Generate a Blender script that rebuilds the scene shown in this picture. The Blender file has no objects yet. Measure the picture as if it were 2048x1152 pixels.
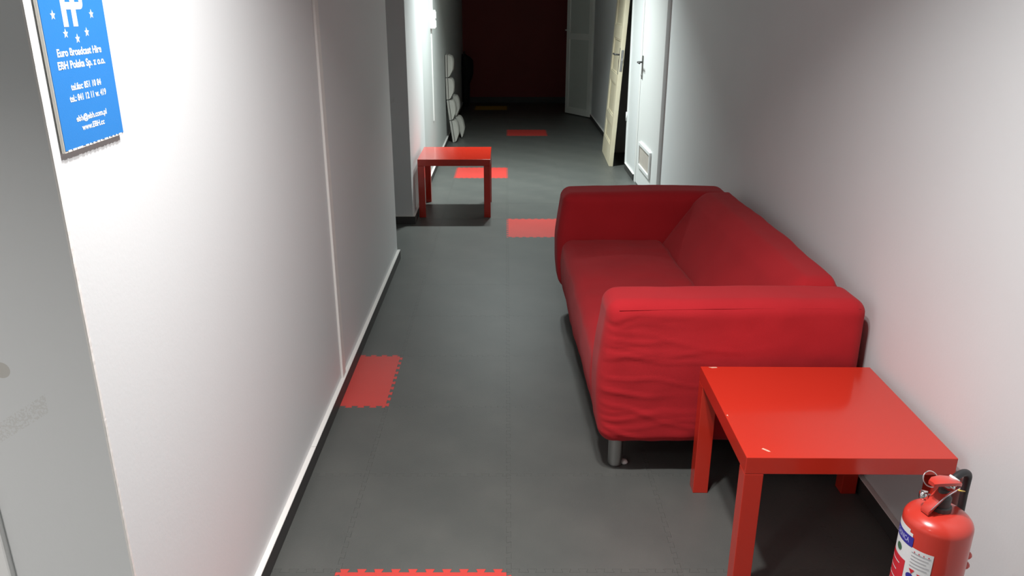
import bpy, bmesh, math, random
from mathutils import Vector, Matrix, noise
random.seed(7)
SC = bpy.context.scene
COL = SC.collection

# ------------------------------------------------------------------ camera
PITCH = math.radians(19.86)
cd = bpy.data.cameras.new('camera')
cd.sensor_width = 36.0
cd.lens = 36.0 * 1587 / 2048
cd.shift_x = 11 / 2048
cd.clip_start = 0.05
cam = bpy.data.objects.new('camera', cd)
COL.objects.link(cam)
cam.location = (0, 0, 1.57)
cam.rotation_euler = (math.pi / 2 - PITCH, 0, 0)
SC.camera = cam

# ------------------------------------------------------------------ world, exposure
w = bpy.data.worlds.new('world'); SC.world = w; w.use_nodes = True
w.node_tree.nodes['Background'].inputs[0].default_value = (0.6, 0.65, 0.7, 1)
w.node_tree.nodes['Background'].inputs[1].default_value = 0.02
SC.view_settings.view_transform = 'Standard'
SC.view_settings.look = 'None'
SC.view_settings.gamma = 1
SC.view_settings.use_curve_mapping = False
SC.view_settings.exposure = 0.0

# ------------------------------------------------------------------ lamps (position, watts per disc, colour)
LAMPS = [
    ((0.02, 1.42), 21, (1.0, 0.98, 0.97), 0.13, 'ceiling downlight over the near end of the corridor'),
    ((0.0, 7.15), 34, (0.90, 1.0, 0.98), 0.13, 'ceiling downlight beyond the small red table'),
    ((-1.45, -0.30), 19, (1.0, 0.955, 0.925), 0.13, 'added unseen downlight behind the camera, brightening the return wall'),  # unseen lamp, added to brighten the return wall
]
SPREAD = [math.radians(a) for a in (124, 126, 114)]
CEIL = 2.60

# ------------------------------------------------------------------ materials
def mat(name, col, rough=0.6, metal=0.0, coat=0.0, bump=0.0, bscale=200, var=0.0, vscale=3.0, col2=None, spec=0.5, sheen=0.0, coatr=0.1):
    m = bpy.data.materials.new(name); m.use_nodes = True
    nt = m.node_tree; b = nt.nodes['Principled BSDF']
    b.inputs['Base Color'].default_value = (*col, 1)
    b.inputs['Roughness'].default_value = rough
    b.inputs['Metallic'].default_value = metal
    b.inputs['Coat Weight'].default_value = coat
    b.inputs['Coat Roughness'].default_value = coatr
    b.inputs['Specular IOR Level'].default_value = spec
    b.inputs['Sheen Weight'].default_value = sheen
    tc = nt.nodes.new('ShaderNodeTexCoord')
    if var > 0 or col2:
        n = nt.nodes.new('ShaderNodeTexNoise'); n.inputs['Scale'].default_value = vscale
        n.inputs['Detail'].default_value = 5
        nt.links.new(tc.outputs['Object'], n.inputs['Vector'])
        r = nt.nodes.new('ShaderNodeValToRGB')
        c2 = col2 if col2 else tuple(c * (1 - var) for c in col)
        r.color_ramp.elements[0].position = 0.35; r.color_ramp.elements[1].position = 0.65
        r.color_ramp.elements[0].color = (*c2, 1); r.color_ramp.elements[1].color = (*col, 1)
        nt.links.new(n.outputs['Fac'], r.inputs['Fac'])
        nt.links.new(r.outputs['Color'], b.inputs['Base Color'])
    if bump > 0:
        n2 = nt.nodes.new('ShaderNodeTexNoise'); n2.inputs['Scale'].default_value = bscale
        n2.inputs['Detail'].default_value = 3
        nt.links.new(tc.outputs['Object'], n2.inputs['Vector'])
        bp = nt.nodes.new('ShaderNodeBump'); bp.inputs['Strength'].default_value = bump
        bp.inputs['Distance'].default_value = 0.002
        nt.links.new(n2.outputs['Fac'], bp.inputs['Height'])
        nt.links.new(bp.outputs['Normal'], b.inputs['Normal'])
    return m

M = dict(
    wall=mat('wall_paint', (0.715, 0.735, 0.738), 0.55, bump=0.12, bscale=120, var=0.03, vscale=2),
    wall_stained=mat('scuffed_wall_paint', (0.715, 0.735, 0.738), 0.55, bump=0.12, bscale=120),
    wall_dimmed=mat('wall_paint_dimmed', (0.50, 0.525, 0.515), 0.55, bump=0.1, bscale=120),  # greyer base colour holds down lamp brightness on the far left wall
    ceiling=mat('ceiling_paint', (0.55, 0.54, 0.53), 0.9),
    floor_sub=mat('dark_subfloor', (0.03, 0.03, 0.03), 0.9),
    tile=mat('grey_floor_tile', (0.094, 0.097, 0.09), 0.42, bump=0.25, bscale=300, col2=(0.078, 0.082, 0.077), vscale=4, spec=0.45),
    tile_red=mat('red_floor_tile', (0.56, 0.055, 0.045), 0.42, bump=0.25, bscale=300, var=0.06, vscale=5),
    tile_yellow=mat('yellow_floor_tile', (0.60, 0.36, 0.03), 0.42, bump=0.25, bscale=300),
    skirt=mat('dark_skirting', (0.045, 0.043, 0.042), 0.55, var=0.15, vscale=8),
    cap=mat('white_skirting_cap', (0.80, 0.78, 0.75), 0.4),
    white=mat('white_gloss_paint', (0.86, 0.87, 0.86), 0.3, bump=0.08, bscale=30),
    plastic=mat('white_plastic', (0.78, 0.78, 0.76), 0.35),
    cream=mat('aged_cream_paint', (0.74, 0.67, 0.50), 0.4, col2=(0.69, 0.61, 0.44), vscale=6, bump=0.15, bscale=40),
    pvc=mat('grey_pvc', (0.85, 0.87, 0.82), 0.4),
    pvcpanel=mat('grey_pvc_panel', (0.68, 0.72, 0.67), 0.35),
    redwall=mat('red_wall_paint', (0.21, 0.018, 0.013), 0.6, var=0.1, vscale=1.5),
    fabric=mat('red_cotton_twill', (0.44, 0.017, 0.023), 0.9, bump=0.35, bscale=900, var=0.08, vscale=5, spec=0.15, sheen=0.06),
    lacquer=mat('red_lacquer', (0.52, 0.028, 0.014), 0.15, spec=0.5, coat=0.25, coatr=0.06),
    chip=mat('bare_chipboard', (0.62, 0.40, 0.30), 0.8),
    steel=mat('brushed_steel', (0.45, 0.45, 0.44), 0.35, metal=1.0),
    chrome=mat('polished_metal', (0.8, 0.8, 0.8), 0.15, metal=1.0),
    dark=mat('dark_metal', (0.05, 0.05, 0.05), 0.4),
    rubber=mat('black_rubber', (0.02, 0.02, 0.022), 0.5),
    enamel=mat('red_enamel', (0.54, 0.038, 0.024), 0.28, spec=0.5, coat=0.4, coatr=0.08),
    blue=mat('sign_blue', (0.024, 0.20, 0.56), 0.5, bump=0.1, bscale=400),
    board=mat('sign_board_core', (0.88, 0.84, 0.76), 0.7),
    print_white=mat('white_print', (0.85, 0.86, 0.86), 0.5),
    label=mat('white_sticker', (0.72, 0.73, 0.73), 0.4),
    label_blue=mat('blue_print', (0.035, 0.03, 0.30), 0.4),
    label_light=mat('pale_blue_print', (0.45, 0.45, 0.75), 0.4),
    label_red=mat('red_print', (0.60, 0.02, 0.035), 0.4),
    label_grey=mat('grey_print', (0.38, 0.37, 0.40), 0.4),
    label_green=mat('green_print', (0.05, 0.13, 0.07), 0.4),
    pad=mat('pale_grey_canvas', (0.50, 0.49, 0.45), 0.85, bump=0.3, bscale=500, var=0.08, vscale=12),
    padback=mat('grey_canvas_backing', (0.42, 0.41, 0.38), 0.85),
    black=mat('black_cloth', (0.012, 0.012, 0.013), 0.9),
    darkroom=mat('room_shade', (0.05, 0.055, 0.07), 0.9),  # near-black colour stands in for the shade of the unlit side room
    wood=mat('brown_vent_board', (0.50, 0.45, 0.40), 0.7, var=0.1, vscale=20),
    yellow_tag=mat('brass_seal', (0.7, 0.5, 0.1), 0.4),
)
# scuff and plaster patch on the return wall beside the camera (marks with their own shape)
def stain_nodes(m):
    nt = m.node_tree; b = nt.nodes['Principled BSDF']
    g = nt.nodes.new('ShaderNodeNewGeometry')
    sep = nt.nodes.new('ShaderNodeSeparateXYZ'); nt.links.new(g.outputs['Position'], sep.inputs[0])
    def M_(op, a, b_=None):
        n = nt.nodes.new('ShaderNodeMath'); n.operation = op
        for i, v in enumerate((a, b_)):
            if v is None: continue
            if isinstance(v, (int, float)): n.inputs[i].default_value = v
            else: nt.links.new(v, n.inputs[i])
        return n.outputs[0]
    x, z = sep.outputs[0], sep.outputs[2]
    # slanted scuff band: z - (0.845 + 0.62*(x+0.90))
    d = M_('ABSOLUTE', M_('SUBTRACT', z, M_('ADD', M_('MULTIPLY', M_('ADD', x, 0.90), 0.62), 0.85)))
    band = M_('MULTIPLY', M_('GREATER_THAN', 0.018, d), M_('LESS_THAN', x, -0.80))
    n = nt.nodes.new('ShaderNodeTexNoise'); n.inputs['Scale'].default_value = 260; n.inputs['Detail'].default_value = 4
    tc = nt.nodes.new('ShaderNodeTexCoord'); nt.links.new(tc.outputs['Object'], n.inputs['Vector'])
    nm = M_('GREATER_THAN', n.outputs['Fac'], 0.5)
    hole = M_('LESS_THAN', M_('ADD', M_('POWER', M_('MULTIPLY', M_('ADD', x, 0.865), 1.0), 2.0), M_('POWER', M_('SUBTRACT', z, 0.976), 2.0)), 0.00022)
    f = M_('MAXIMUM', M_('MULTIPLY', M_('MULTIPLY', band, nm), 0.2), M_('MULTIPLY', hole, 0.5))
    mx = nt.nodes.new('ShaderNodeMix'); mx.data_type = 'RGBA'
    nt.links.new(f, mx.inputs['Factor'])
    mx.inputs['A'].default_value = (0.715, 0.735, 0.738, 1); mx.inputs['B'].default_value = (0.40, 0.36, 0.29, 1)
    nt.links.new(mx.outputs['Result'], b.inputs['Base Color'])
stain_nodes(M['wall_stained'])

# ------------------------------------------------------------------ helpers
def add_box(bm, x0, x1, y0, y1, z0, z1, bev=0.0, seg=2):
    r = bmesh.ops.create_cube(bm, size=1.0)
    vs = r['verts']
    for v in vs:
        v.co = Vector((x0 + (v.co.x + .5) * (x1 - x0), y0 + (v.co.y + .5) * (y1 - y0), z0 + (v.co.z + .5) * (z1 - z0)))
    if bev > 0:
        es = list({e for v in vs for e in v.link_edges})
        bmesh.ops.bevel(bm, geom=es, offset=bev, segments=seg, affect='EDGES', profile=0.5)
def BX(*a, **k):
    bm = bmesh.new(); add_box(bm, *a, **k); return bm
def add_lathe(bm, prof, seg=32, c=(0, 0, 0)):
    rings = []
    for r, z in prof:
        if r < 1e-6: rings.append([bm.verts.new((c[0], c[1], c[2] + z))])
        else: rings.append([bm.verts.new((c[0] + r * math.cos(2 * math.pi * i / seg), c[1] + r * math.sin(2 * math.pi * i / seg), c[2] + z)) for i in range(seg)])
    for a, b in zip(rings, rings[1:]):
        for i in range(seg):
            j = (i + 1) % seg
            if len(a) == 1 and len(b) == 1: continue
            if len(a) == 1: bm.faces.new((a[0], b[j], b[i]))
            elif len(b) == 1: bm.faces.new((a[i], a[j], b[0]))
            else: bm.faces.new((a[i], a[j], b[j], b[i]))
    for ring in (rings[0], rings[-1]):
        if len(ring) > 1: bm.faces.new(ring)
def add_tube(bm, pts, rad, seg=12, cap=True):
    pts = [Vector(p) for p in pts]; rings = []
    rads = rad if isinstance(rad, (list, tuple)) else [rad] * len(pts)
    up = None
    for i, p in enumerate(pts):
        t = (pts[min(i + 1, len(pts) - 1)] - pts[max(i - 1, 0)]).normalized()
        if up is None:
            up = Vector((0, 0, 1)) if abs(t.z) < .9 else Vector((1, 0, 0))
        u = t.cross(up).normalized(); v = u.cross(t).normalized(); up = v
        rings.append([bm.verts.new(p + (u * math.cos(2 * math.pi * k / seg) + v * math.sin(2 * math.pi * k / seg)) * rads[i]) for k in range(seg)])
    for a, b in zip(rings, rings[1:]):
        for k in range(seg):
            bm.faces.new((a[k], a[(k + 1) % seg], b[(k + 1) % seg], b[k]))
    if cap:
        bm.faces.new(rings[0]); bm.faces.new(rings[-1])
def add_prism(bm, poly, axis, a, b):
    """poly of 2D points extruded between a and b along axis 'y' (points are x,z), 'x' (y,z) or 'z' (x,y)"""
    def P(p, t):
        return {'y': (p[0], t, p[1]), 'x': (t, p[0], p[1]), 'z': (p[0], p[1], t)}[axis]
    A = [bm.verts.new(P(p, a)) for p in poly]; B = [bm.verts.new(P(p, b)) for p in poly]
    bm.faces.new(A); bm.faces.new(B[::-1])
    n = len(poly)
    for i in range(n): bm.faces.new((A[i], B[i], B[(i + 1) % n], A[(i + 1) % n]))
def obj(name, bm, m=None, parent=None, smooth=False, label=None):
    bmesh.ops.recalc_face_normals(bm, faces=bm.faces)
    me = bpy.data.meshes.new(name); bm.to_mesh(me); bm.free()
    if smooth:
        for p in me.polygons: p.use_smooth = True
    if m: me.materials.append(m)
    o = bpy.data.objects.new(name, me); COL.objects.link(o)
    if parent: o.parent = parent
    if label: o['label'] = label
    return o
def sharp_smooth(o, ang=40):
    me = o.data
    bm = bmesh.new(); bm.from_mesh(me)
    for f in bm.faces: f.smooth = True
    for e in bm.edges:
        e.smooth = not (len(e.link_faces) == 2 and e.calc_face_angle(0) > math.radians(ang))
    bm.to_mesh(me); bm.free(); return o
def struct(name, bm, m, parent=None, **k):
    o = obj(name, bm, m, parent, **k)
    if parent is None: o['kind'] = 'structure'
    return o
def thing(name, label, cat, loc=(0, 0, 0), rz=0.0, group=None, kind=None):
    o = bpy.data.objects.new(name, None); COL.objects.link(o)
    o.empty_display_size = 0.1
    o.location = loc; o.rotation_euler = (0, 0, rz)
    if label: o['label'] = label
    if cat: o['category'] = cat
    if group: o['group'] = group
    if kind: o['kind'] = kind
    return o
def dup(root, loc, rz):
    r = root.copy(); COL.objects.link(r); r.location = loc; r.rotation_euler = (0, 0, rz)
    for ch in list(root.children):
        c = ch.copy(); COL.objects.link(c); c.parent = r
        for g in ch.children:
            d = g.copy(); COL.objects.link(d); d.parent = c
    return r
def lin(a, b, step):
    n = max(1, round((b - a) / step)); return [a + (b - a) * i / n for i in range(n + 1)]
def rbox(x0, x1, y0, y1, z0, z1, r, step=0.03, disp=None):
    """densely gridded rounded box, optional displacement disp(point, normal) -> point"""
    def axis(a, b):
        e = [r * (1 - math.cos(t * math.pi / 12)) if False else r * t / 5 for t in range(5)]
        return [a + v for v in e] + lin(a + r, b - r, step) + [b - v for v in reversed(e)]
    X, Y, Z = axis(x0, x1), axis(y0, y1), axis(z0, z1)
    bm = bmesh.new(); cache = {}
    lo = Vector((x0 + r, y0 + r, z0 + r)); hi = Vector((x1 - r, y1 - r, z1 - r))
    def V(i, j, k):
        key = (i, j, k)
        if key not in cache:
            p = Vector((X[i], Y[j], Z[k]))
            # cube-to-sphere warp inside the corner zone
            q = Vector([min(max(p[a], lo[a]), hi[a]) for a in range(3)])
            d = p - q
            if d.length > 1e-9:
                d.normalize(); p = q + d * r; n = d
            else: n = Vector((0, 0, 1))
            if disp: p = disp(p.copy(), n)
            cache[key] = bm.verts.new(p)
        return cache[key]
    nx, ny, nz = len(X) - 1, len(Y) - 1, len(Z) - 1
    for i in range(nx):
        for j in range(ny):
            bm.faces.new((V(i, j, 0), V(i, j + 1, 0), V(i + 1, j + 1, 0), V(i + 1, j, 0)))
            bm.faces.new((V(i, j, nz), V(i + 1, j, nz), V(i + 1, j + 1, nz), V(i, j + 1, nz)))
    for i in range(nx):
        for k in range(nz):
            bm.faces.new((V(i, 0, k), V(i + 1, 0, k), V(i + 1, 0, k + 1), V(i, 0, k + 1)))
            bm.faces.new((V(i, ny, k), V(i, ny, k + 1), V(i + 1, ny, k + 1), V(i + 1, ny, k)))
    for j in range(ny):
        for k in range(nz):
            bm.faces.new((V(0, j, k), V(0, j, k + 1), V(0, j + 1, k + 1), V(0, j + 1, k)))
            bm.faces.new((V(nx, j, k), V(nx, j + 1, k), V(nx, j + 1, k + 1), V(nx, j, k + 1)))
    return bm

# ------------------------------------------------------------------ room shell
WL, WR = -0.705, 1.21            # wall planes
YE = 13.4                        # red end wall
bm = bmesh.new()
add_box(bm, -2.6, 3.0, -2.2, 14.0, -0.12, -0.0065)
floor = struct('floor', bm, M['floor_sub'])

# interlocking tile outline: dovetail teeth out on the +x and +y edges, matching sockets on -x and -y
def tile_mesh():
    T, NT, DP = 0.5, 10, 0.014
    p = T / NT
    def edge():                       # along 0..T, offset outward
        out = [(0.0, 0.0)]
        for i in range(NT):
            c = (i + .5) * p
            out += [(c - .0095, 0.0), (c - .0145, DP), (c + .0145, DP), (c + .0095, 0.0)]
        out.append((T, 0.0)); return out
    e = edge(); pts = []
    pts += [(u, v) for u, v in e][:-1]                          # bottom: y = v (socket)
    pts += [(T + v, u) for u, v in e][:-1]                      # right: tooth out
    pts += [(u, T + v) for u, v in reversed(e)][:-1]            # top: tooth out
    pts += [(v, u) for u, v in reversed(e)][:-1]                # left: socket
    g = 0.0004
    cx = cy = T / 2
    # inset a hair so every joint stays a fine groove
    n = len(pts); ins = []
    for i in range(n):
        a, b, c = Vector(pts[i - 1]), Vector(pts[i]), Vector(pts[(i + 1) % n])
        d1 = (b - a).normalized(); d2 = (c - b).normalized()
        n1 = Vector((-d1.y, d1.x)); n2 = Vector((-d2.y, d2.x)); nn = (n1 + n2)
        nn = nn.normalized() if nn.length > 1e-6 else n1
        ins.append(b + nn * g)
    from mathutils.geometry import delaunay_2d_cdt
    N = len(ins)
    vo, eo, fo, *_ = delaunay_2d_cdt([Vector((q.x, q.y)) for q in ins], [(i, (i + 1) % N) for i in range(N)], [], 1, 1e-6)
    bm = bmesh.new(); tv = [bm.verts.new((q.x, q.y, 0)) for q in vo]
    for f in fo: bm.faces.new([tv[i] for i in f])
    bv = [bm.verts.new((q.x, q.y, -0.006)) for q in ins]; tp = [bm.verts.new((q.x, q.y, 0)) for q in ins]
    for i in range(N): bm.faces.new((tp[i], bv[i], bv[(i + 1) % N], tp[(i + 1) % N]))
    bmesh.ops.remove_doubles(bm, verts=bm.verts, dist=1e-6)
    bmesh.ops.recalc_face_normals(bm, faces=bm.faces)
    me = bpy.data.meshes.new('floor_tile'); bm.to_mesh(me); bm.free()
    me.materials.append(M['tile']); return me
TM = tile_mesh()
RED = {(-1, 0 - 1): 'red', (-2, 2): 'red', (0, 7): 'red', (-1, 11): 'red', (0, 16): 'red', (-1, 21): 'yellow'}
for row in range(-6, 23):
    y = 1.90 + 0.5 * row
    cols = list(range(-2, 3))
    if y < 1.3: cols = [-4, -3] + cols
    if 4.3 < y < 5.8: cols = [-4, -3] + cols
    for c in cols:
        o = bpy.data.objects.new('floor_tile', TM); COL.objects.link(o); o.parent = floor
        dz = random.uniform(-0.0003, 0.0)
        o.location = (c * 0.5, y, dz)
        k = RED.get((c, row))
        if k:
            o.material_slots[0].link = 'OBJECT'
            o.material_slots[0].material = M['tile_' + k]
            o['label'] = k + ' jigsaw-edged floor tile'

# left wall: return face beside the camera, main run, side opening, far run
bm = bmesh.new()
add_box(bm, -0.825, WL, 1.23, 4.90, 0, CEIL)
add_box(bm, -0.93, -0.825, 1.23, 1.35, 0, CEIL)
add_box(bm, -2.4, -0.825, 4.80, 4.90, 0, CEIL)              # back of opening, near side
add_box(bm, -2.4, WL + 0.003, 5.78, 5.90, 0, CEIL)          # pier face seen from the camera
add_box(bm, -2.5, -2.4, 4.80, 5.90, 0, CEIL)
add_box(bm, -0.825, WL + 0.003, 5.90, 6.87, 0, CEIL)
struct('wall_left', bm, M['wall_stained'])
struct('wall_left_far', BX(-0.825, -0.708, 6.87, YE, 0, CEIL), M['wall_dimmed'])
bm = bmesh.new()
add_box(bm, -2.4, -1.86, 1.23, 1.35, 0, CEIL)
add_box(bm, -1.86, -0.93, 1.23, 1.35, 2.08, CEIL)
add_box(bm, -2.5, -2.4, -1.7, 1.35, 0, CEIL)
struct('wall_lobby', bm, M['wall'])
# right wall with a doorway between Y 7.87 and 8.76
bm = bmesh.new()
add_box(bm, WR, WR + 0.14, -1.7, 6.165, 0, CEIL)
add_box(bm, 1.192, WR + 0.14, 7.20, 7.87, 0, CEIL)
add_box(bm, WR + 0.02, WR + 0.14, 6.165, 7.20, 0, CEIL)
add_box(bm, 1.192, WR + 0.02, 6.165, 7.20, 2.10, CEIL)
add_box(bm, 1.192, WR + 0.14, 7.87, 8.78, 2.05, CEIL)
add_box(bm, WR, WR + 0.14, 8.78, YE, 0, CEIL)
struct('wall_right', bm, M['wall'])
bm = bmesh.new()
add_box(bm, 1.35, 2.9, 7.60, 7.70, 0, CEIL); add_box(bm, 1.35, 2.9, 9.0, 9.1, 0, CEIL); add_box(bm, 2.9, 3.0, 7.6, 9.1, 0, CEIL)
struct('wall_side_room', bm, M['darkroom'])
struct('wall_end', BX(-0.825, 1.35, YE, YE + 0.12, 0, CEIL), M['redwall'])
struct('wall_back', BX(-2.5, 1.35, -1.82, -1.7, 0, CEIL), M['wall'])
struct('ceiling', BX(-2.6, 3.1, -1.9, 14.0, CEIL, CEIL + 0.1), M['ceiling'])

# skirting: dark board with a white cap strip
def skirt(name, segs, h=0.06, capm='cap'):
    r = bpy.data.objects.new(name, None); COL.objects.link(r); r['kind'] = 'structure'
    b = bmesh.new(); c = bmesh.new()
    for (x0, x1, y0, y1) in segs:
        add_box(b, x0, x1, y0, y1, 0.0, h - 0.004)
        add_box(c, x0, x1, y0, y1, h - 0.004, h, bev=0.001, seg=1)
    obj('skirting_board', b, M['skirt'], r); obj('cap_strip', c, M[capm], r)
    return r
skirt('baseboard_left', [(WL, WL + 0.018, 1.232, 2.4975), (WL, WL + 0.018, 2.5005, 3.052), (WL, WL + 0.018, 3.054, 4.915)])
skirt('baseboard_left_far', [(-1.6, -0.684, 5.762, 5.78), (-0.702, -0.684, 5.782, 6.868), (-0.708, -0.690, 6.872, YE - .001)])
skirt('baseboard_right', [(WR - 0.018, WR, -1.6, 6.15), (1.174, 1.192, 7.30, 7.86), (WR - 0.018, WR, 8.86, YE)])
skirt('baseboard_end', [(-0.688, WR - .02, YE - 0.018, YE)], h=0.085, capm='skirt')
skirt('baseboard_left_opening', [(-1.6, -0.83, 4.90, 4.915)])

# white cover strip on the left wall
t = struct('trim_1', BX(WL, WL + 0.010, 3.052, 3.108, 0.045, CEIL, bev=0.002), M['cap'])
# ragged plaster bead on the corner beside the camera
b = bmesh.new(); random.seed(11); prev = None
z = 0.07
while z < CEIL - .01:
    r1 = .0008 + .0035 * max(0, noise.noise(Vector((0, 0, z * 14))) + .5 * noise.noise(Vector((3, 0, z * 70)))) + random.uniform(0, .0006)
    r2 = .0008 + random.uniform(0, .0006)
    c = [(WL - .004, 1.2298), (WL - .001 - .0005, 1.2298 - r2), (WL + r1 * .4, 1.2298 - r1), (WL + r2, 1.2298 + .004), (WL - .004, 1.2298 + .004)]
    ring = [b.verts.new((x, y, z)) for x, y in c]
    if prev:
        for i in range(5): b.faces.new((prev[i], prev[(i + 1) % 5], ring[(i + 1) % 5], ring[i]))
    else: b.faces.new(ring)
    prev = ring; z += random.uniform(.004, .009)
b.faces.new(prev)
struct('trim_2', b, M['cap'])
# door frame and door in the return wall, left of the camera
d3 = thing('door_3', None, None, (-1.395, 1.24, 0), kind='structure')
b = bmesh.new()
add_box(b, 0.40, 0.465, -0.022, 0.08, 0, 2.08, bev=0.004); add_box(b, -0.465, -0.40, -0.022, 0.08, 0, 2.08, bev=0.004); add_box(b, -0.4, 0.4, -0.022, 0.08, 2.02, 2.08, bev=0.004)
obj('door_frame', b, M['white'], d3)
obj('door_leaf', BX(-0.398, 0.398, 0.03, 0.07, 0.008, 2.018, bev=0.003), M['white'], d3)

# white flush door on the right wall: frame, leaf, vent, handle
d1 = thing('door_1', None, None, (0, 0, 0), kind='structure')
b = bmesh.new()
add_box(b, 1.180, WR + 0.02, 6.165, 6.235, 0, 2.10, bev=0.003); add_box(b, 1.180, WR + 0.02, 7.205, 7.275, 0, 2.10, bev=0.003)
add_box(b, 1.180, WR + 0.02, 6.235, 7.205, 2.03, 2.10, bev=0.003)
obj('door_frame', b, M['white'], d1)
leaf = obj('door_leaf', BX(1.186, 1.226, 6.238, 7.202, 0.008, 2.027, bev=0.003), M['white'], d1)
b = bmesh.new()
y0, y1, z0, z1 = 6.47, 7.04, 0.185, 0.405
for a in ((y0, y0 + .03, z0, z1), (y1 - .03, y1, z0, z1)): add_box(b, 1.168, 1.186, a[0], a[1], a[2], a[3], bev=0.004)
add_box(b, 1.168, 1.186, y0 + .03, y1 - .03, z0, z0 + .03, bev=0.004); add_box(b, 1.168, 1.186, y0 + .03, y1 - .03, z1 - .03, z1, bev=0.004)
vent = obj('vent_frame', b, M['white'], d1)
obj('vent_panel', BX(1.180, 1.186, y0 + .03, y1 - .03, z0 + .03, z1 - .03), M['wood'], vent)
b = bmesh.new()
add_box(b, 1.178, 1.186, 7.115, 7.155, 0.93, 1.13, bev=0.004)
hp = obj('handle_plate', b, M['steel'], leaf)
b = bmesh.new()
add_tube(b, [(1.18, 7.135, 1.075), (1.145, 7.135, 1.075), (1.137, 7.125, 1.075), (1.135, 7.02, 1.073)], 0.008, 10)
obj('handle_lever', b, M['dark'], leaf, smooth=True)
b = bmesh.new(); add_tube(b, [(1.178, 7.135, 0.965), (1.172, 7.135, 0.965)], 0.011, 14)
obj('lock_cylinder', b, M['steel'], leaf)
# empty door frame of the doorway behind, with one hinge plate
d4 = thing('door_4', None, None, kind='structure')
b = bmesh.new()
add_box(b, 1.180, 1.352, 7.862, 7.90, 0, 2.05, bev=0.003); add_box(b, 1.180, 1.352, 8.75, 8.79, 0, 2.05, bev=0.003); add_box(b, 1.180, 1.352, 7.9, 8.75, 2.01, 2.05, bev=0.003)
obj('door_frame', b, M['white'], d4)
b = bmesh.new(); add_tube(b, [(1.174, 7.868, 0.47), (1.174, 7.868, 0.555)], 0.008, 10); obj('hinge', b, M['white'], d4, smooth=True)

# far grey door, half open from the right wall
ang = math.atan2(12.05 - 11.50, 0.895 - 1.205)
d2 = thing('door_2', None, None, (1.205, 11.50, 0.012), ang, kind='structure')
L = 0.63
b = bmesh.new()
for (x0, x1, z0, z1) in ((0, .075, 0, 2.03), (L - .075, L, 0, 2.03), (.075, L - .075, 0, .09), (.075, L - .075, 1.045, 1.135), (.075, L - .075, 1.94, 2.03)):
    add_box(b, x0, x1, -0.03, 0.03, z0, z1, bev=0.004)
obj('leaf_frame', b, M['pvc'], d2)
obj('lower_panel', BX(.073, L - .073, -0.014, 0.014, .088, 1.047), M['pvcpanel'], d2)
obj('upper_panel', BX(.073, L - .073, -0.014, 0.014, 1.133, 1.942), M['pvcpanel'], d2)
b = bmesh.new()
for s in (-1, 1):
    add_tube(b, [(L - .035, s * .03, 1.17), (L - .035, s * .075, 1.17), (L - .05, s * .08, 1.17), (L - .15, s * .08, 1.17)], 0.009, 8)
obj('door_handle', b, M['pvc'], d2, smooth=True)

# ------------------------------------------------------------------ ceiling lamps
for i, ((lx, ly), watts, colr, rad, lab) in enumerate(LAMPS):
    t = thing('ceiling_light', lab, 'light', (lx, ly, CEIL), 0.0)
    b = bmesh.new()
    add_box(b, -.26, .26, -.13, .13, -.02, 0, bev=.006)
    obj('lamp_housing', b, M['plastic'], t)
    for s in (-1, 1):
        b = bmesh.new(); add_lathe(b, [(rad / 2 + .018, -.045), (rad / 2 + .018, -.02), (rad / 2 + .006, -.02), (rad / 2 + .004, -.045)], 32, (s * .12, 0, 0))
        obj('lamp_ring', b, M['chrome'], t, smooth=True)
        ld = bpy.data.lights.new('lamp_disc', 'AREA'); ld.shape = 'DISK'; ld.size = rad
        ld.energy = watts; ld.color = colr; ld.spread = SPREAD[i]
        lo = bpy.data.objects.new('lamp_disc', ld); COL.objects.link(lo); lo.parent = t
        lo.location = (s * .12, 0, -.047)

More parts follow.
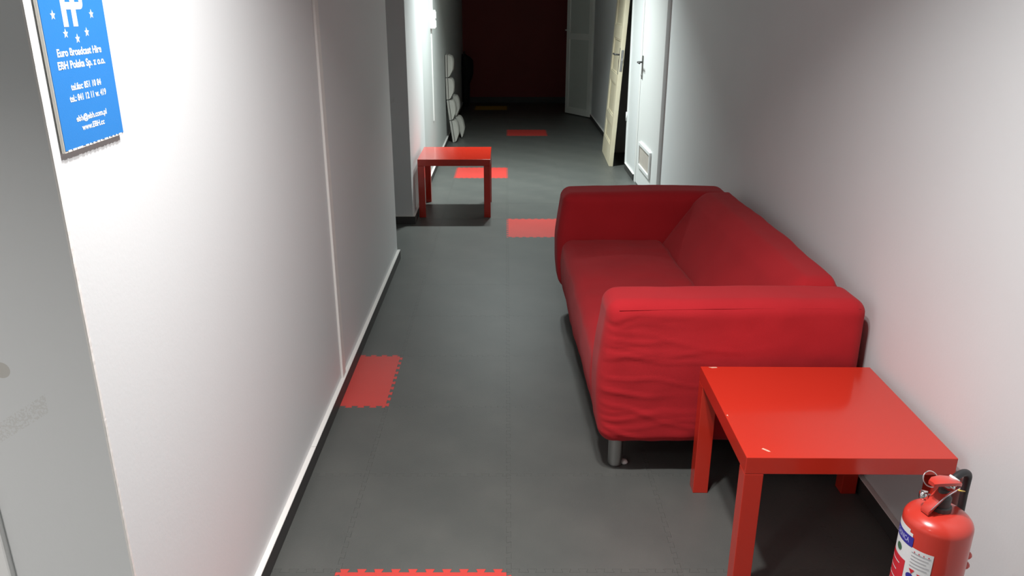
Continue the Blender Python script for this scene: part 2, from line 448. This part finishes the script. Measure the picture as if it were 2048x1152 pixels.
# ------------------------------------------------------------------ sofa
SX, SY = 0.325, 2.375            # near front corner
sofa = thing('sofa', 'low red fabric two-seat sofa along the right wall', 'sofa', (SX, SY, 0), math.radians(1.0))
LEN, DEP, ZB, ZT = 1.78, 0.855, 0.135, 0.655
random.seed(3)
folds = []
for i in range(15):
    folds.append((random.uniform(.17, .60), random.uniform(.10, .42), random.uniform(-.25, .12), random.uniform(.0015, .0035), random.uniform(.004, .008)))
folds += [(.30, .40, -.32, .0035, .007), (.22, .42, -.45, .004, .008), (.18, .36, -.5, .004, .007), (.40, .35, -.10, .003, .006), (.53, .22, -.05, .004, .005), (.51, .25, -.12, .003, .006)]
def fabric_noise(p, a=.004, s=5):
    return a * noise.noise(p * s) + a * .4 * noise.noise(p * s * 3)
def arm_disp(near):
    def f(p, n):
        x, y, z = p
        out = -1 if near else 1
        # outer / inner face fullness
        u = max(0, min(1, x / DEP)); v = max(0, min(1, (z - ZB) / (ZT - ZB)))
        full = math.sin(math.pi * u) ** .5 * math.sin(math.pi * v) ** .5 if 0 < u < 1 and 0 < v < 1 else 0
        p.y += n.y * 0 + (0.010 * full * (1 if y > (.10 if near else LEN - .10) else -1))
        # front face bulges forward and the bottom tucks under
        if x < .08:
            p.x -= 0.022 * math.sin(math.pi * min(1, max(0, (z - .10) / .50))) * (1 - x / .08)
        if z > ZT - .06:
            p.z += 0.006 * math.sin(math.pi * u) + .004 * noise.noise(Vector((x * 4, y * 4, 0)))
        # gathered folds on the outer face near the front edge
        if near and y < .07:
            s = 0
            for (z0, ln, sl, am, wd) in folds:
                zc = z0 + sl * x + .006 * math.sin(x * 25 + z0 * 40)
                fall = math.exp(-(x / ln) ** 2) * min(1, x / .015 + .25)
                s += am * fall * math.exp(-((z - zc) / wd) ** 2)
            p.y -= (s - .004 * math.exp(-(x / .3) ** 2)) * (1 - y / .07)
        # puckered corner knot near the top
        if near and x < .2 and z > .5:
            d = abs((z - .575) - .35 * (x - .03) * (1 if x > .03 else -1))
            p.y += .006 * math.exp(-(d / .006) ** 2) * math.exp(-(x / .06) ** 2)
        k = fabric_noise(Vector((p.x, p.y * .5, p.z)))
        return p + Vector((k if x < .1 else 0, k, k * .7))
    return f
R = 0.055
bm = rbox(0, DEP, 0, .20, ZB, ZT, .05, .0085, arm_disp(True))
arm_n = obj('arm', bm, M['fabric'], sofa, smooth=True, label='near arm of the sofa, creased at its front edge')
bm = rbox(-.012, DEP, LEN - .22, LEN, ZB, ZT, R, .02, arm_disp(False))
arm_f = obj('arm', bm, M['fabric'], sofa, smooth=True)
# seam piping on top of the arms
b = bmesh.new()
add_tube(b, [(x, .008 - .004 * math.sin(math.pi * x / .83), ZT - .024 + .006 * math.sin(math.pi * x / DEP)) for x in lin(.04, DEP - .03, .03)], .0014, 6)
obj('seam', b, M['fabric'], arm_n, smooth=True)
def back_disp(p, n):
    x, y, z = p
    t = max(0, (z - .36) / (ZT - .36))
    g = max(0, min(1, 1 - (x - .475) / .355))          # sloped inner face
    p.x += .21 * min(1.05, t) ** 1.05 * g - .015 * g * math.sin(math.pi * max(0, min(1, (y - .2) / 1.38))) * math.sin(math.pi * min(1, t))
    if z > ZT - .06: p.z += .018 * math.sin(math.pi * max(0, min(1, (y - .1) / 1.6))) ** .6
    k = fabric_noise(p, .006, 3.5)
    return p + Vector((k, 0, k * .6))
bm = rbox(.475, DEP - .005, .17, LEN - .20, ZB + .01, ZT + .004, .075, .03, back_disp)
obj('backrest', bm, M['fabric'], sofa, smooth=True)
def seat_disp(p, n):
    x, y, z = p
    v = max(0, min(1, (y - .19) / (LEN - .40)))
    if z > .36: p.z += .022 * math.sin(math.pi * v) ** .5 * math.sin(math.pi * max(0, min(1, (x + .04) / .6))) ** .6
    if x < .10: p.x -= .030 * math.sin(math.pi * max(0, min(1, (z - .12) / .34))) * (1 - max(0, x) / .10) * (.8 + .2 * math.sin(math.pi * v))
    k = fabric_noise(p, .006, 4)
    return p + Vector((k, 0, k))
bm = rbox(.004, .512, .183, LEN - .203, ZB - .003, .414, .045, .02, seat_disp)
obj('seat', bm, M['fabric'], sofa, smooth=True)
obj('base_frame', BX(.09, DEP - .06, .06, LEN - .06, ZB + .004, ZB + .05), M['black'], sofa)
for (x, y) in ((.068, .105), (.068, LEN - .12), (DEP - .09, .105), (DEP - .09, LEN - .12)):
    b = bmesh.new()
    add_lathe(b, [(.0, 0), (.020, 0), (.024, .002), (.024, .006), (.0265, .008), (.0265, ZB + .012), (0, ZB + .012)], 28, (x, y, 0))
    l = sharp_smooth(obj('leg', b, M['steel'], sofa))
    if (x, y) == (.068, .105):
        b = bmesh.new(); add_lathe(b, [(0, 0), (.012, 0), (.014, .004), (.010, .012), (0, .014)], 16, (x + .034, y + .004, 0))
        obj('glide', b, M['plastic'], l, smooth=True)

# ------------------------------------------------------------------ tables
def make_table(label, loc, rz):
    t = thing('side_table', label, 'table', loc, rz, 'red square side tables')
    S = .275
    obj('tabletop', BX(-S, S, -S, S, .40, .45, bev=.0015), M['lacquer'], t)
    for sx in (-1, 1):
        for sy in (-1, 1):
            obj('leg', BX(min(sx * S, sx * (S - .05)), max(sx * S, sx * (S - .05)), min(sy * S, sy * (S - .05)), max(sy * S, sy * (S - .05)), 0, .3995, bev=.0015), M['lacquer'], t)
    return t
t1 = make_table('glossy red square side table between the sofa and the extinguisher', (0.905, 2.070, 0), math.radians(-0.6))
t2 = dup(t1, (-0.398, 6.225, 0), math.radians(0.2))
t2['label'] = 'smaller-looking red square side table against the left wall farther back'
top = [c for c in t1.children if c.name.startswith('tabletop')][0]
for pts in ([(-.224, -.232), (-.219, -.228), (-.207, -.240), (-.204, -.247), (-.210, -.246)], [(-.25, .270), (-.225, .271), (-.222, .265), (-.24, .262)], [(-.272, -.05), (-.267, -.046), (-.268, -.056)]):
    b = bmesh.new(); add_prism(b, pts, 'z', .4501, .4504)
    obj('chip', b, M['chip'], top, label='pale chip in the red lacquer')

# ------------------------------------------------------------------ fire extinguisher
EX, EY, ER, EZ = 0.958, 1.481, 0.071, 0.035
ext = thing('fire_extinguisher', 'red fire extinguisher standing against the right wall before the near table', 'extinguisher', (EX, EY, 0))
prof = [(0, .004), (.058, .004), (.065, 0), (.071, .006), (ER, .016), (ER, .484)]
for k in range(1, 13):
    a = k / 12 * math.pi / 2
    prof.append((ER - (ER - .022) * (1 - math.cos(a)), .484 + .032 * math.sin(a)))
prof += [(.022, .514), (.022, .517), (0, .517)]
b = bmesh.new(); add_lathe(b, prof, 64)
body = sharp_smooth(obj('cylinder', b, M['enamel'], ext), 35)
b = bmesh.new(); add_lathe(b, [(0, .482), (.021, .482), (.021, .492), (.017, .494), (.017, .515), (.013, .518), (.013, .535), (0, .535)], 24)
neck = sharp_smooth(obj('valve_body', b, M['dark'], ext))
HA = math.radians(-163)          # direction the handles point, toward the corridor
hd = Vector((math.cos(HA), math.sin(HA), 0)); hs = Vector((-hd.y, hd.x, 0))
def lever(bm, path, w, th):
    """channel-like bar along path of (dist, z), half width w list"""
    A = []
    for i, (d, z) in enumerate(path):
        ww = w[i]; c = hd * d
        A.append([bm.verts.new(c + hs * ww + Vector((0, 0, z - th))), bm.verts.new(c + hs * ww + Vector((0, 0, z - .002))), bm.verts.new(c + hs * ww * .7 + Vector((0, 0, z))),
                  bm.verts.new(c - hs * ww * .7 + Vector((0, 0, z))), bm.verts.new(c - hs * ww + Vector((0, 0, z - .002))), bm.verts.new(c - hs * ww + Vector((0, 0, z - th)))])
    for a, c in zip(A, A[1:]):
        for k in range(6): bm.faces.new((a[k], a[(k + 1) % 6], c[(k + 1) % 6], c[k]))
    bm.faces.new(A[0]); bm.faces.new(A[-1])
b = bmesh.new(); lever(b, [(-.022, .538), (.0, .536), (.018, .521), (.036, .502), (.045, .491)], [.011, .013, .013, .0125, .011], .010)
sharp_smooth(obj('carry_handle', b, M['enamel'], ext), 50)
b = bmesh.new(); lever(b, [(-.034, .548), (-.022, .555), (.005, .561), (.030, .563), (.042, .560)], [.010, .015, .017, .014, .008], .009)
lv = sharp_smooth(obj('squeeze_lever', b, M['enamel'], ext), 50)
b = bmesh.new(); add_tube(b, [hs * .017 + Vector((0, 0, .545)) - hd * .005, hs * -.017 + Vector((0, 0, .545)) - hd * .005], .004, 10)
obj('pivot_pin', b, M['chrome'], lv, smooth=True)
# safety pin ring on the left side
b = bmesh.new()
cc = Vector((-.030, .010, .552)); ra = Vector((.7, -.2, .55)).normalized(); rb_ = Vector((.1, .5, .6)).normalized()
ring = [cc + Vector((math.cos(a) * .016, math.sin(a) * .010, math.sin(a) * .014)) for a in [2 * math.pi * i / 24 for i in range(25)]]
add_tube(b, ring, .0014, 8, cap=False)
add_tube(b, [cc + Vector((.014, 0, 0)), cc + Vector((.05, -.01, -.006))], .0017, 8)
obj('safety_pin', b, M['chrome'], ext, smooth=True)
# gauge / bleed knob to the left
b = bmesh.new()
kd = Vector((-.9, .35, 0)).normalized()
c0 = Vector((0, 0, .508)) + kd * .014
add_tube(b, [c0, c0 + kd * .016, c0 + kd * .017, c0 + kd * .030, c0 + kd * .033], [.005, .005, .011, .011, .007], 18)
obj('gauge', b, M['chrome'], ext, smooth=True)
b = bmesh.new(); add_tube(b, [hd * .042 + hs * .013 + Vector((0, 0, .496)), Vector((-.012, -.020, .522)), Vector((.012, -.019, .541)), Vector((.022, -.016, .546))], .0011, 6)
wr = obj('seal_wire', b, M['label_grey'], ext, smooth=True)
b = bmesh.new(); add_tube(b, [(.016, -.020, .544), (.022, -.020, .542), (.034, -.016, .538)], [.0022, .0018, .001], 8)
obj('seal', b, M['yellow_tag'], wr, smooth=True)
# hose arcing over to the wall side and down
b = bmesh.new(); hp = []
for i in range(19):
    a = math.pi * i / 18
    hp.append((.018 + .028 * (1 - math.cos(a)), .012 + .016 * (1 - math.cos(a)), .534 + .020 * math.sin(a)))
hp = [(.004, .004, .528)] + hp + [(.074, .045, .49), (.075, .045, .44), (.080, .038, .38), (.0865, .022, .33), (.0865, .016, .26)]
add_tube(b, hp, .0082, 14)
hose = obj('hose', b, M['rubber'], ext, smooth=True)
b = bmesh.new(); add_tube(b, [(.006, .005, .530), (.018, .011, .542), (.026, .014, .553)], [.011, .012, .0115], 14); obj('hose_ferrule', b, M['label'], hose, smooth=True)
b = bmesh.new()
add_tube(b, [(.088, .016, .27), (.089, .014, .22), (.091, .010, .15)], [.011, .014, .016], 14)
obj('nozzle', b, M['rubber'], hose, smooth=True)
# red clip that holds the hose
b = bmesh.new()
pts = []
for i in range(15):
    a = math.radians(-150 + 300 * i / 14)
    pts.append((.088 + .014 * math.cos(a), .022 + .014 * math.sin(a)))
for z in (.318, .345):
    add_tube(b, [(x, y, z) for x, y in pts], .0045, 8)
add_box(b, .066, .078, .006, .036, .312, .352, bev=.002)
obj('hose_clip', b, M['enamel'], ext, smooth=False)
# stickers: curved patches on the cylinder, angles in degrees round the axis
def patch(name, a0, a1, z0, z1, m, parent, off=.0006, poly=None):
    b = bmesh.new(); n = max(2, int(abs(a1 - a0) / 3)); r = ER + off
    lo, hi = [], []
    for i in range(n + 1):
        a = math.radians(a0 + (a1 - a0) * i / n)
        zz0, zz1 = (z0, z1) if poly is None else poly(i / n)
        lo.append(b.verts.new((r * math.cos(a), r * math.sin(a), zz0))); hi.append(b.verts.new((r * math.cos(a), r * math.sin(a), zz1)))
    for i in range(n): b.faces.new((lo[i], lo[i + 1], hi[i + 1], hi[i]))
    return obj(name, b, m, parent, smooth=True)
la = patch('instruction_label', 140, 203, .17, .405, M['label'], body)
patch('top_label', 150, 196, .405, .412, M['label'], la)
patch('blue_band', 140, 206, .372, .397, M['label_blue'], la, .0011)
patch('red_field', 140, 198, .17, .330, M['label_red'], la, .0011)
for i in range(4):
    patch('text_line', 155, 186 - 5 * (i % 2), .312 - .022 * i, .3145 - .022 * i, M['label'], la, .0016)
lb = patch('service_label', 203, 243, .20, .378, M['label'], body, .0009)
for i in range(5):
    patch('text_line', 207, 240 - 3 * (i % 3), .366 - .0085 * i, .3675 - .0085 * i, M['label_grey'], lb, .0016)
def blob(name, a, z, rad, m, parent, n=20, off=.0018, sides=None, rot=0):
    b = bmesh.new(); k = sides or n
    vs = []
    for i in range(k):
        t_ = 2 * math.pi * i / k + rot
        aa = math.radians(a) + rad * math.cos(t_) / ER
        vs.append(b.verts.new(((ER + off) * math.cos(aa), (ER + off) * math.sin(aa), z + rad * math.sin(t_))))
    b.faces.new(vs); return obj(name, b, m, parent)
blob('blue_emblem', 211, .305, .0085, M['label_blue'], lb)
blob('red_triangle', 213, .321, .0075, M['label_red'], lb, sides=3, rot=-math.pi / 2)
blob('red_triangle', 228, .315, .0085, M['label_red'], lb, sides=3, rot=-math.pi / 2)
blob('green_emblem', 177, .352, .009, M['label_green'], la)
for i in range(4): blob('red_mark', 212 + 8 * i, .370, .0015, M['label_red'], lb, n=8)

for c_ in ext.children:
    if c_ is not body: c_.location.z += EZ
la.location.z = .066; lb.location.z = .062
# ------------------------------------------------------------------ text meshes
def text_bm(s, offset=0.0):
    cu = bpy.data.curves.new('txt', 'FONT'); cu.body = s; cu.size = 1; cu.offset = offset; cu.resolution_u = 3
    o = bpy.data.objects.new('txt', cu); COL.objects.link(o)
    bpy.context.view_layer.update()
    dg = bpy.context.evaluated_depsgraph_get()
    me = bpy.data.meshes.new_from_object(o.evaluated_get(dg))
    b = bmesh.new(); b.from_mesh(me)
    bpy.data.objects.remove(o); bpy.data.meshes.remove(me); bpy.data.curves.remove(cu)
    return b
b = text_bm('GASNICA', .01)
xs = [v.co.x for v in b.verts]; w_ = max(xs)
for v in b.verts:
    a = math.radians(160 + 38 * v.co.x / w_); z = .379 + v.co.y * .0175
    v.co = ((ER + .0016) * math.cos(a), (ER + .0016) * math.sin(a), z)
obj('lettering', b, M['label_light'], la)

# ------------------------------------------------------------------ blue sign on the left wall
SGX = WL + 0.016
sign = thing('wall_sign', 'blue printed sign with white lettering on the left wall corner', 'sign', (WL - .0066, 1.353, 1.343))
sign['group'] = 'wall sign'; del sign['group']
b = BX(0.0085, 0.0145, -.101, .101, .0, .44, bev=.0012)
obj('board', b, M['board'], sign)
obj('blue_face', BX(0.0145, 0.0153, -.100, .100, .0035, .439), M['blue'], sign)
b = bmesh.new()
random.seed(5)
for i in range(14):
    y = -.095 + .19 * i / 14 + random.uniform(0, .004)
    add_box(b, .0146, .0155, y, y + random.uniform(.004, .012), .0012, .0042)
obj('torn_edge', b, M['print_white'], sign)
F = .0156
def line(s, y0, y1, z, hgt, bold=.032):
    b = text_bm(s, bold)
    xs = [v.co.x for v in b.verts]; a, c = min(xs), max(xs)
    for v in b.verts:
        v.co = (F, y0 - 1.342 + (v.co.x - a) / (c - a) * (y1 - y0), z - 1.345 + v.co.y * hgt / .70)
    return obj('lettering', b, M['print_white'], sign)
line('Euro Broadcast Hire', 1.268, 1.410, 1.4905, .0115)
line('EBH Polska Sp. z o.o.', 1.264, 1.416, 1.4715, .0115)
line('tel.fax: 851 10 84', 1.291, 1.390, 1.4380, .0100)
line('tel.: 841 12 11 w. 419', 1.281, 1.402, 1.4205, .0100)
line('ebh@ebh.com.pl', 1.290, 1.392, 1.3885, .0090)
line('www.EBH.cc', 1.303, 1.379, 1.3730, .0090)
for (y, z) in ((1.276, 1.552), (1.396, 1.552), (1.304, 1.524), (1.371, 1.524), (1.338, 1.515)):
    pts = []
    for i in range(10):
        a = math.pi / 2 + math.pi * i / 5; r = .0078 if i % 2 == 0 else .0034
        pts.append((y - 1.342 + r * math.cos(a), z - 1.345 + r * math.sin(a)))
    b = bmesh.new(); add_prism(b, pts, 'x', F - .0003, F)
    obj('star', b, M['print_white'], sign)
b = bmesh.new()
def sg(y0, y1, z0, z1): add_box(b, F - .0003, F, y0 - 1.342, y1 - 1.342, z0 - 1.345, z1 - 1.345)
sg(1.303, 1.3175, 1.534, 1.590); sg(1.3325, 1.347, 1.534, 1.590); sg(1.3175, 1.3325, 1.560, 1.571)
bowl = [(1.347, 1.560), (1.362, 1.560)] + [(1.362 + .010 * math.sin(a), 1.570 - .010 * math.cos(a)) for a in [math.pi / 2 * i / 5 for i in range(1, 6)]] + [(1.372, 1.590), (1.361, 1.590), (1.361, 1.571), (1.347, 1.571)]
add_prism(b, [(y - 1.342, z - 1.345) for y, z in bowl], 'x', F - .0003, F)
obj('logo', b, M['print_white'], sign)

# ------------------------------------------------------------------ switch box and cable trunking on the left wall
sw = thing('light_switch', 'white stacked switch box on the left wall above the cable trunking', 'switch', (-0.708, 7.80, 1.33))
sb = obj('switch_box', BX(0, .046, -.042, .042, 0, .165, bev=.004), M['plastic'], sw)
for k in (0, 1): obj('rocker', BX(.046, .052, -.03, .03, .010 + .08 * k, .070 + .08 * k, bev=.002), M['plastic'], sw)
tr = thing('cable_trunking', 'white vertical cable trunking running down the left wall from the switch', 'trunking', (-0.708, 7.80, 0.48))
obj('lower_duct', BX(0, .010, -.018, .018, 0, .848, bev=.002), M['plastic'], tr)
obj('upper_duct', BX(0, .022, -.022, .022, 1.017, CEIL - .48, bev=.002), M['plastic'], tr)

# ------------------------------------------------------------------ cream panelled door leaning on the right wall
ld_ = thing('leaning_door', 'cream panelled door leaf taken off its hinges, leaning over the dark doorway', 'door', (1.055, 7.97, 0.0))
ld_.rotation_euler = (0, math.radians(3.3), math.radians(-2.0))
W_, H_, T_ = .86, 1.98, .042     # leaf spans +y, thickness +-x
b = bmesh.new()
st = .115
rails = [(0, .20), (.39, .48), (.80, .89), (1.22, 1.35), (1.86, H_)]
add_box(b, -T_ / 2, T_ / 2, 0, st, 0, H_, bev=.002); add_box(b, -T_ / 2, T_ / 2, W_ - st, W_, 0, H_, bev=.002)
for (z0, z1) in rails: add_box(b, -T_ / 2, T_ / 2, st, W_ - st, z0, z1, bev=.002)
obj('leaf_frame', b, M['cream'], ld_)
for (a, c) in zip(rails, rails[1:]):
    obj('panel', BX(-.008, .008, st - .004, W_ - st + .004, a[1] - .003, c[0] + .003), M['cream'], ld_)
    b = bmesh.new(); y0, y1, z0, z1 = st, W_ - st, a[1], c[0]
    for s in (-1, 1):
        for q in ((y0, y0 + .018, z0, z1), (y1 - .018, y1, z0, z1), (y0 + .018, y1 - .018, z0, z0 + .018), (y0 + .018, y1 - .018, z1 - .018, z1)):
            add_box(b, min(s * .008, s * .017), max(s * .008, s * .017), q[0], q[1], q[2], q[3], bev=.004, seg=1)
    obj('moulding', b, M['cream'], ld_)
b = bmesh.new()
add_box(b, -T_ / 2 - .003, -T_ / 2, .006, .040, .90, 1.15, bev=.001)
pl = obj('lock_plate', b, M['steel'], ld_)
obj('lock_case', BX(-.012, .012, -.003, .001, .93, 1.13, bev=.001), M['steel'], ld_)
obj('latch_bolt', BX(-.006, .006, -.014, -.002, 1.03, 1.055, bev=.001), M['chrome'], ld_)
b = bmesh.new(); add_tube(b, [(-T_ / 2 - .002, .026, 1.085), (-T_ / 2 - .045, .026, 1.085), (-T_ / 2 - .05, .034, 1.085), (-T_ / 2 - .05, .15, 1.085)], .0085, 10)
obj('door_handle', b, M['dark'], ld_, smooth=True)

# ------------------------------------------------------------------ segmented padded mats standing against the left wall
def prof_at(t):
    K = [(0, .15), (.07, .62), (.22, .95), (.45, 1.0), (.68, .88), (.9, .30), (1, .08)]
    for (a, x), (b, y) in zip(K, K[1:]):
        if t <= b: return x + (y - x) * (t - a) / (b - a)
    return 0
def mat_chain(label, joints, bulge, back, y0, y1):
    """joints: (x, z) hinge points top to bottom; convex pads face the corridor"""
    r = thing('segmented_mat', label, 'mat', (joints[-1][0], (y0 + y1) / 2, 0), 0, 'padded mats against the left wall')
    ox, oy = joints[-1][0], (y0 + y1) / 2
    for (p, q) in zip(joints, joints[1:]):
        P0, P1 = Vector((p[0] - ox, p[1])), Vector((q[0] - ox, q[1]))
        d = (P1 - P0); ln = d.length; d.normalize(); nrm = Vector((-d.y, d.x))
        if nrm.x < 0: nrm = -nrm
        pts = [P0 + d * .006, P0 + d * .006 + nrm * .008]
        for i in range(1, 12):
            t = i / 12
            pts.append(P0 + d * (ln * t) + nrm * (.008 + bulge * prof_at(t)))
        pts += [P1 - d * .006 + nrm * .006, P1 - d * .006]
        # pad narrows a little toward both ends of its width: three slices
        b = bmesh.new(); sl = []
        for yy, sc in ((y0, .88), (y0 + .012, 1.0), (y1 - .012, 1.0), (y1, .88)):
            mid = (P0 + P1) / 2
            sl.append([b.verts.new((mid.x + (v - mid).dot(d) * d.x * 1 + (v - mid).dot(nrm) * sc * nrm.x, yy - oy, mid.y + (v - mid).dot(d) * d.y + (v - mid).dot(nrm) * sc * nrm.y)) for v in pts])
        for a, c in zip(sl, sl[1:]):
            for i in range(len(pts)): b.faces.new((a[i], a[(i + 1) % len(pts)], c[(i + 1) % len(pts)], c[i]))
        b.faces.new(sl[0]); b.faces.new(sl[-1])
        sharp_smooth(obj('pad', b, M['pad'], r), 50)
        if back:
            b = bmesh.new()
            add_prism(b, [tuple(P0 + d * .004 - nrm * .006), tuple(P0 + d * .004 - nrm * .028), tuple(P1 - d * .004 - nrm * .028), tuple(P1 - d * .004 - nrm * .006)], 'y', y0 - oy, y1 - oy)
            obj('backing_board', b, M['padback'], r)
    return r
mat_chain('tallest pale grey padded mat of four hinged sections leaning on the left wall', [(-.672, 1.0), (-.672, .745), (-.668, .495), (-.640, .26), (-.605, .004)], .055, True, 9.40, 9.62)
mat_chain('short pale grey padded mat of two sections behind the taller one', [(-.648, .51), (-.615, .26), (-.545, .004)], .058, False, 9.72, 9.95)

# ------------------------------------------------------------------ dark bag in the far left corner
b = bmesh.new()
prof = [(-.70, -.60, 0), (-.705, -.585, .08), (-.705, -.58, .35), (-.705, -.545, .43), (-.705, -.525, .50), (-.705, -.52, .62), (-.705, -.525, .70), (-.705, -.56, .74), (-.70, -.64, .79), (-.69, -.66, .80)]
rings = []
for (xa, xb, z) in prof:
    cx, rx, ry = (xa + xb) / 2, (xb - xa) / 2, .13
    rings.append([b.verts.new((cx + rx * math.cos(a) - (-.64), ry * math.sin(a) * (1 + .06 * math.sin(z * 20)), z)) for a in [2 * math.pi * i / 20 for i in range(20)]])
for a, c in zip(rings, rings[1:]):
    for i in range(20): b.faces.new((a[i], a[(i + 1) % 20], c[(i + 1) % 20], c[i]))
b.faces.new(rings[0]); b.faces.new(rings[-1])
bag = thing('tall_bag', 'tall black bag standing in the far left corner before the red wall', 'bag', (-.64, 12.95, 0))
obj('bag_body', b, M['black'], bag, smooth=True)
b = bmesh.new(); add_tube(b, [(-.03, -.05, .785), (-.03, -.045, .815), (-.02, 0, .83), (-.03, .045, .815), (-.03, .05, .785)], .008, 8)
obj('strap', b, M['black'], bag, smooth=True)
